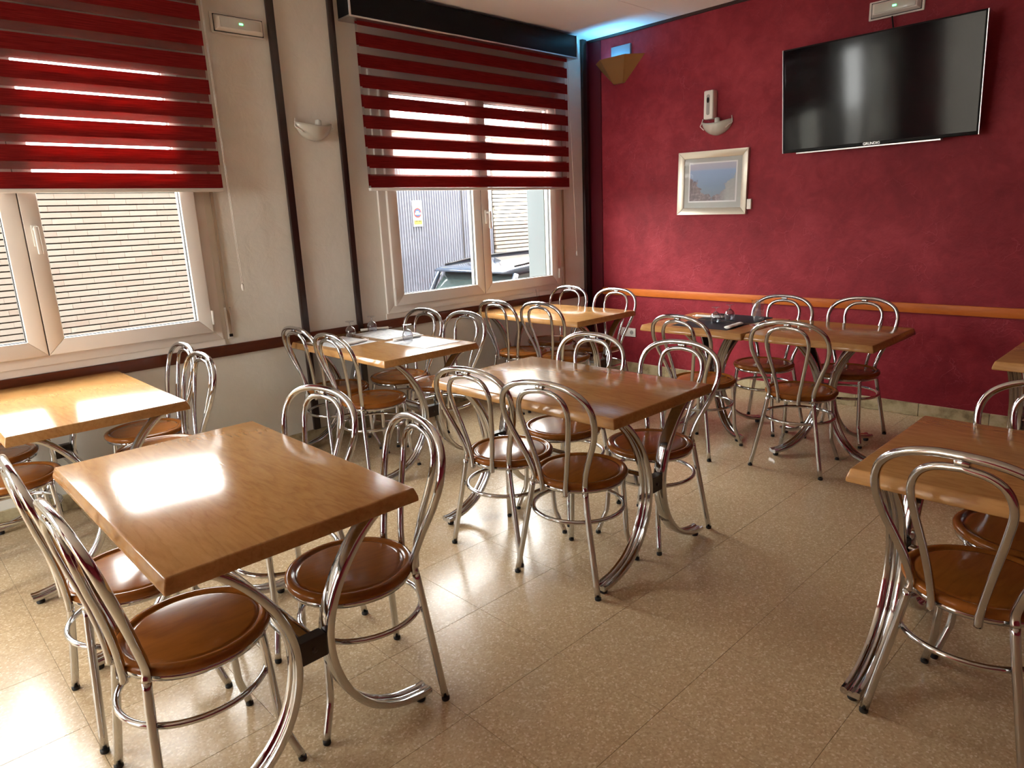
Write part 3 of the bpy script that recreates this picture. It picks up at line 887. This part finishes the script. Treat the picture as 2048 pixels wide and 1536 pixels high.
# faceted brass corner lamp with blue light
M['board'] = mat('dark_grey_board', (.16, .15, .18), .6)
M['brass'] = mat('matt_brass', (.30, .15, .05), .45, .4)
e = empty('corner_lamp', (0, -.36, 2.63), -H90); tag(e, 'faceted brass wedge lamp with blue uplight in the room corner', 'wall lamp')
t0, t1, zt = .275, .135, .205
V = [(-t0, 0, zt), (-t1 + .02, -.13, zt), (t1 + .02, -.13, zt), (t0, 0, zt), (-.06, 0, 0), (-.05, -.02, 0), (.05, -.02, 0), (.06, 0, 0)]
W = [(x * .985, y * .97 if y else -.001, z + .004 if z < .1 else z) for x, y, z in V]
fo = [(0, 4, 5, 1), (1, 5, 6, 2), (2, 6, 7, 3), (4, 7, 6, 5)]
q = G().add(V, fo).add(W, [tuple(reversed(a)) for a in fo])
q.f += [(0, 1, 9, 8), (1, 2, 10, 9), (2, 3, 11, 10)]
q.obj('brass_shade', M['brass'], e)
bevel_obj('mounting_board', G().box(-.075, .135, -.022, 0, .15, .31), M['board'], e, .003, 1)
M['blue'] = mat('blue_lamp', (.1, .3, 1), .4, emit=(.10, .42, 1.0), estr=5.0)
q = G(); tube(q, [(-.06, -.045, .10), (.06, -.045, .10)], .012, 12); q.obj('blue_tube', M['blue'], e, True)
ld = bpy.data.lights.new('blue_uplight', 'AREA'); ld.shape = 'RECTANGLE'; ld.size = .20; ld.size_y = .05; ld.energy = 2.6; ld.color = (.10, .55, 1.0)
lo = bpy.data.objects.new('blue_uplight', ld); COL.objects.link(lo); lo.parent = e; lo.location = (0, -.055, .13); lo.rotation_euler = (math.pi + .2, 0, 0)

# framed picture
e = empty('framed_picture', (0, -1.318, 1.715), -H90); e.rotation_euler = (0, math.radians(1.2), -H90)
tag(e, 'silver framed landscape print of a lake hanging on burgundy wall', 'picture')
M['frame'] = mat('silver_gilt_frame', (.58, .53, .44), .35, .55)
M['passe'] = mat('grey_passepartout', (.46, .47, .45), .8)
M['mat_line'] = mat('white_mount_line', (.75, .75, .75), .8)
a, b, t = .318, .255, .055
for k in range(4):
    o_ = [(-a, -b), (a, -b), (a, b), (-a, b)]; i_ = [(-a + t, -b + t), (a - t, -b + t), (a - t, b - t), (-a + t, b - t)]; j = (k + 1) % 4
    v = [(*o_[k], 0), (*o_[j], 0), (*i_[j], 0), (*i_[k], 0), (*o_[k], -.034), (*o_[j], -.034), (*i_[j], -.020), (*i_[k], -.020)]
    v = [(x, y, z) for x, z, y in v]
    bevel_obj('frame_member', G().add(v, [(0, 1, 2, 3), (7, 6, 5, 4), (0, 4, 5, 1), (1, 5, 6, 2), (2, 6, 7, 3), (3, 7, 4, 0)]), M['frame'], e, .003, 2)
G().box(-a + .05, a - .05, -.012, -.002, -b + .05, b - .05).obj('passepartout', M['passe'], e)
G().box(-.222, .222, -.0135, -.0115, -.155, .168).obj('mount_line', M['mat_line'], e)
def _print():
    m = mat('lake_print', rough=.6); t = NT(m); tc = t.n('ShaderNodeTexCoord'); sx = t.n('ShaderNodeSeparateXYZ'); t.l(tc.outputs['Generated'], sx.inputs[0])
    u, z = sx.outputs['X'], sx.outputs['Z']
    n = t.noise(tc.outputs['Generated'], 4.0, 5, .6, .3); n2 = t.noise(tc.outputs['Generated'], 14, 5, .65)
    sky = t.ramp(z, [(0, (.28, .30, .40)), (.82, (.36, .42, .58)), (.86, (.38, .40, .52)), (1, (.44, .44, .54))])
    water = t.ramp(z, [(0, (.16, .21, .25)), (.35, (.17, .27, .40)), (.8, (.24, .37, .60)), (1, (.34, .42, .60))])
    # land mask: far from the centre line of the lake, breaking up towards the bottom
    d = t.math('ABSOLUTE', t.math('SUBTRACT', u, .50)); width = t.math('ADD', .12, t.math('MULTIPLY', z, .16))
    lm = t.math('SUBTRACT', t.math('ADD', d, t.math('MULTIPLY', t.math('SUBTRACT', n, .5), .75)), width)
    low = t.math('MULTIPLY', t.math('SUBTRACT', .32, z), .6)
    land = t.ramp(t.math('ADD', lm, low), [(.06, (0, 0, 0)), (.10, (1, 1, 1))])
    lc = t.ramp(n2, [(.35, (.10, .07, .08)), (.55, (.21, .16, .17)), (.72, (.40, .34, .33))])
    right = t.ramp(u, [(.6, (0, 0, 0)), (.85, (.75, .75, .75))])
    lc = t.mix(right, lc, (.44, .46, .44))
    c = t.mix(land, water, lc)
    hz = t.ramp(z, [(.80, (0, 0, 0)), (.86, (1, 1, 1))])
    t.color(t.mix(.12, t.mix(hz, c, sky), (.75, .75, .82))); return m
M['print'] = _print()
G().box(-.210, .210, -.0145, -.013, -.143, .156).obj('print', M['print'], e)
M['picglass'] = _glass('picture_glass', (.97, .97, .97), .008)
G().box(-a + .054, a - .054, -.0195, -.0185, -b + .054, b - .054).obj('glass', M['picglass'], e)
o = bevel_obj('wall_switch', G().box(-.028, 0, -.018, .018, -.04, .04), M['plastic'], None, .004, 2); o.location = (0, -1.655, 1.53); tag(o, 'small white switch peeking out beside picture frame', 'switch')

# double socket
e = empty('wall_socket', (0, -.452, .386), -H90); tag(e, 'white double wall plate with round socket behind the corner chairs', 'socket')
bevel_obj('plate', G().box(-.088, .088, -.010, 0, -.042, .042), M['plastic'], e, .004, 2)
bevel_obj('rocker', G().box(-.070, -.018, -.0125, -.0095, -.027, .027), M['plastic'], e, .002, 1)
cp = [(math.cos(t), math.sin(t)) for t in [2 * math.pi * k / 24 for k in range(24)]]
sk = plate([(x * .021 + .044, z * .021) for x, z in cp], -.0108, -.0095).obj('socket_well', M['plastic_grey'], e)
for dz in (-.0095, .0095):
    plate([(x * .003 + .044 + dz, z * .003) for x, z in cp[::3]], -.0115, -.0105).obj('pin_hole', M['black'], sk)

# ------------------------------------------------------------------ the street outside
YF = 3.0; ZG = -.45
struct(G().box(-14, 12, .25, 12, ZG - .2, ZG).obj('street_ground', M['asphalt']), 'street outside the windows')
struct(G().box(-30, XMIN - .25, -20, 12, ZG - .3, ZG).obj('forecourt_ground', M['asphalt']), 'paved forecourt behind the camera')
# unseen wall above the room, shaped to block light: low right, tall left
q = G(); zr = CEIL + .3
v = [(-20, zr), (16.0, zr), (16.0, 3.50), (1.35, 3.50), (.80, 4.6), (.3, 6.5), (-.2, 10), (-20, 10)]
n = len(v)
q.add([(x, .0, z) for x, z in v] + [(x, .25, z) for x, z in v], [tuple(range(n)), tuple(range(2 * n - 1, n - 1, -1))] + [(i, n + i, n + (i + 1) % n, (i + 1) % n) for i in range(n)])
struct(q.obj('wall_upper', M['stone']), 'unseen upper street wall, shaped to block sun and sky light')
struct(G().box(.25, 16.0, 0, .25, ZG, CEIL + .3).obj('wall_light_block', M['stone']), 'unseen street wall beside the room, added to shape the light')  # unseen masses beside the room, added to shape sun and sky light
struct(G().box(.25, 16.0, -8, 0, CEIL + .1, CEIL + .3).obj('roof_light_block', M['roof']), 'unseen low roof beside the room, added to shape the light')

fac = empty('brick_house', (0, YF, ZG)); tag(fac, 'cream brick house with mauve garage door across the street', 'building')
CP = .0546; BL = .245; JT = .0115
FH, FL = 3.05, 2.355   # garage block and lower brick wall, above the road
g = G(); g.box(-12, -.95, .02, .3, 0, FL); g.box(1.49, 12, .02, .3, 0, FH); g.box(-.95, 1.49, .02, .3, 2.75, FH)
g.obj('mortar_bed', M['mortar'], fac)
brick_me = {}
def brick(x0, x1, row, parent):
    L = round(x1 - x0, 3)
    if L not in brick_me:
        o = bevel_obj('brick', G().box(0, L, -.012, .03, 0, CP - JT), M['brick'], parent, .002, 1, False); brick_me[L] = o.data
    else: o = obj('brick', brick_me[L], parent)
    o.location = (x0, 0, row * CP); return o
z_of = lambda z: int((z - ZG) / CP)
far = G(); count = 0
def course(row, xa, xb):
    global count
    off = (row % 2) * BL / 2 + ((row * 7) % 5) * .017
    x = xa + off - BL
    while x < xb:
        a, b = max(x, xa), min(x + BL - .0006, xb); x += BL
        if b - a < .03: continue
        z = row * CP + ZG
        vis = (.62 < z < 1.90 and ((-4.15 < b and a < -2.72) or (1.45 < b and a < 2.35)))
        if vis and count < 290: brick(a, b, row, fac); count += 1
        else: far.box(a, b, -.012, .03, row * CP, row * CP + CP - JT)
for row in range(0, int(FH / CP)):
    if row < int(FL / CP): course(row, -12.0, -.95)
    course(row, 1.49, 2.30)
o = far.obj('bricks_beyond', M['brick'], fac); o['kind'] = 'stuff'
bevel_obj('parapet', G().box(-.95, 12, -.05, .36, FH, FH + .06), M['render_wall'], fac, .008, 1)
bevel_obj('coping', G().box(-12, -.96, -.02, .32, FL, FL + .03), M['render_wall'], fac, .008, 1)
G().box(-.95, 1.49, -.01, .03, 2.75, FH).obj('lintel', M['render_wall'], fac)
G().box(2.42, 8, -.012, .03, 0, FH).obj('side_render', M['render_wall'], fac)
# window grille strip right of the bricks
gr = G().box(2.30, 2.42, .005, .02, 1.2, 2.6).obj('narrow_window', M['black'], fac)
for k in range(9): G().box(2.30, 2.42, -.012, .004, 1.22 + k * .15, 1.25 + k * .15).obj('grille_bar', M['steel'], gr)
G().box(2.30, 2.42, -.012, .02, 0, 1.2).obj('brick_pier', M['render_wall'], fac)
# garage door of pressed ribs
gd = G(); xs_ = []; n = 61; v = []; f = []
for i in range(n * 4 + 1):
    x = -.95 + 2.44 * i / (n * 4); ph = i % 4
    v += [(x, .045 if ph in (0, 1) else .028, 0.02), (x, .045 if ph in (0, 1) else .028, 2.75)]
f = [(2 * i, 2 * i + 2, 2 * i + 3, 2 * i + 1) for i in range(n * 4)]
gd.add(v, f)
door = gd.obj('garage_door', M['garage'], fac)
for x in (-.14, .92): G().box(x - .004, x + .004, .020, .03, .02, 2.75).obj('door_seam', M['mortar'], door)
# no-parking sign
sg = empty('parking_sign', (.165, YF + .024, 1.61)); tag(sg, 'white no-parking sign with red and blue disc on the mauve garage door', 'sign')
M['s_white'] = mat('sign_white', (.40, .43, .45), .5); M['s_red'] = mat('sign_red', (.30, .04, .03), .5); M['s_blue'] = mat('sign_blue', (.02, .07, .17), .5)
M['s_yellow'] = mat('sign_yellow', (.42, .33, .05), .5); M['s_grey'] = mat('sign_faded_print', (.24, .29, .33), .6)
bevel_obj('sign_plate', G().box(-.080, .080, -.004, 0, -.165, .165), M['s_white'], sg, .001, 1)
plate([(x * .062, z * .062 + .008) for x, z in cp], -.0055, -.004).obj('red_ring', M['s_red'], sg)
plate([(x * .046, z * .046 + .008) for x, z in cp], -.0065, -.0055).obj('blue_disc', M['s_blue'], sg)
G().box(-.046, .052, -.0075, -.0065, -.014, .010).obj('white_band', M['s_white'], sg)
G().box(-.026, .018, -.0075, -.0065, .014, .032).obj('white_letters', M['s_white'], sg)
G().box(-.062, .062, -.0055, -.004, -.138, -.085).obj('yellow_panel', M['s_yellow'], sg)
for (x, z, w_) in ((-.005, .142, .05), (-.008, .122, .06), (-.003, .10, .058)): G().box(x, x + w_, -.0050, -.004, z - .005, z + .004).obj('faded_line', M['s_grey'], sg)
for x in (-.045, .005): G().box(x, x + .04, -.0062, -.0055, -.103, -.094).obj('dark_line', M['mortar'], sg)

# parked car
M['paint'] = mat('dark_blue_car_paint', (.035, .05, .075), .12, .35, coat=1.0)
M['carglass'] = mat('car_glass', (.03, .045, .045), .04, spec=.8)
car = empty('parked_car', (1.75, 1.58, ZG)); tag(car, 'glossy dark car parked outside the corner window, roof with fin antenna showing', 'car')
def loft(sections, cap=True):
    """sections: list of lists of points, equal counts, closed rings"""
    g = G(); n = len(sections[0]); v = [p for s in sections for p in s]; f = []
    for i in range(len(sections) - 1):
        for k in range(n): f.append((i * n + k, i * n + (k + 1) % n, (i + 1) * n + (k + 1) % n, (i + 1) * n + k))
    f.append(tuple(range(n - 1, -1, -1))); f.append(tuple((len(sections) - 1) * n + k for k in range(n)))
    return g.add(v, f)
def ring_yz(x, hw, z0, z1, r=.12, n=4):
    pts = []
    for cy, cz, a0 in ((hw - r, z1 - r, 0), (-hw + r, z1 - r, 90), (-hw + r, z0 + r, 180), (hw - r, z0 + r, 270)):
        for k in range(n + 1):
            a = math.radians(a0 + 90 * k / n); pts.append((x, cy + r * math.cos(a), cz + r * math.sin(a)))
    return pts
body = loft([ring_yz(-2.25, .72, .42, .80), ring_yz(-2.15, .84, .26, .98), ring_yz(-1.2, .89, .22, 1.0), ring_yz(.2, .89, .22, 1.0), ring_yz(1.0, .88, .22, .97), ring_yz(1.9, .84, .24, .86), ring_yz(2.1, .74, .30, .74)])
body.obj('body', M['paint'], car, True)
cab = loft([ring_yz(-2.08, .70, .9, 1.02, .05), ring_yz(-1.85, .66, .9, 1.38, .10), ring_yz(-1.3, .65, .9, 1.46, .12), ring_yz(-.3, .65, .9, 1.485, .12), ring_yz(.45, .64, .9, 1.40, .12), ring_yz(1.15, .70, .9, .99, .04)])
cab.obj('cabin_glass', M['carglass'], car, True)
roof = loft([ring_yz(-2.02, .60, 1.375, 1.40, .012), ring_yz(-1.86, .655, 1.36, 1.435, .034), ring_yz(-1.3, .672, 1.37, 1.49, .055), ring_yz(-.3, .672, 1.38, 1.512, .06), ring_yz(.30, .655, 1.38, 1.475, .045), ring_yz(.46, .62, 1.385, 1.42, .015)])
roof.obj('roof', M['paint'], car, True)
for s in (-1, 1):
    q = G(); tube(q, spline([(-1.85, s * .60, 1.44), (-1.3, s * .615, 1.495), (-.3, s * .615, 1.518), (.2, s * .60, 1.49)], 5), .014, 8); q.obj('roof_rail', M['black'], car, True)
    q = G(); tube(q, spline([(-2.1, s * .70, 1.0), (-1.9, s * .665, 1.36)], 3), .035, 8); tube(q, [(.45, s * .64, 1.39), (1.15, s * .70, .97)], .03, 8); tube(q, [(-.45, s * .655, 1.45), (-.45, s * .71, .95)], .03, 8)
    q.obj('pillars', M['paint'], car, True)
q = G().add([(0, -.022, 0), (0, .022, 0), (.16, .012, 0), (.16, -.012, 0), (.01, 0, .065), (.05, 0, .05)], [(0, 1, 2, 3), (0, 4, 1), (1, 4, 5, 2), (3, 5, 4, 0), (2, 5, 3)])
fin = q.obj('fin_antenna', M['paint'], car); fin.location = (-1.60, 0, 1.452)
for x in (-1.45, 1.3):
    for s in (-1, 1):
        q = G(); lathe(q, [(0, -.1), (.28, -.1), (.31, -.08), (.31, .08), (.28, .1), (0, .1)], 28); wh = q.obj('wheel', M['rubber'], car, True); wh.rotation_euler = (H90, 0, 0); wh.location = (x, s * .80, .31)
        q = G(); lathe(q, [(0, -.105), (.19, -.105), (.19, .105), (0, .105)], 24); hc = q.obj('rim', M['alu'], wh, True)

for o in bpy.data.objects:
    if o.type == 'MESH' and o.parent is None and 'label' not in o and o.get('kind') is None:
        print('UNLABELLED', o.name)
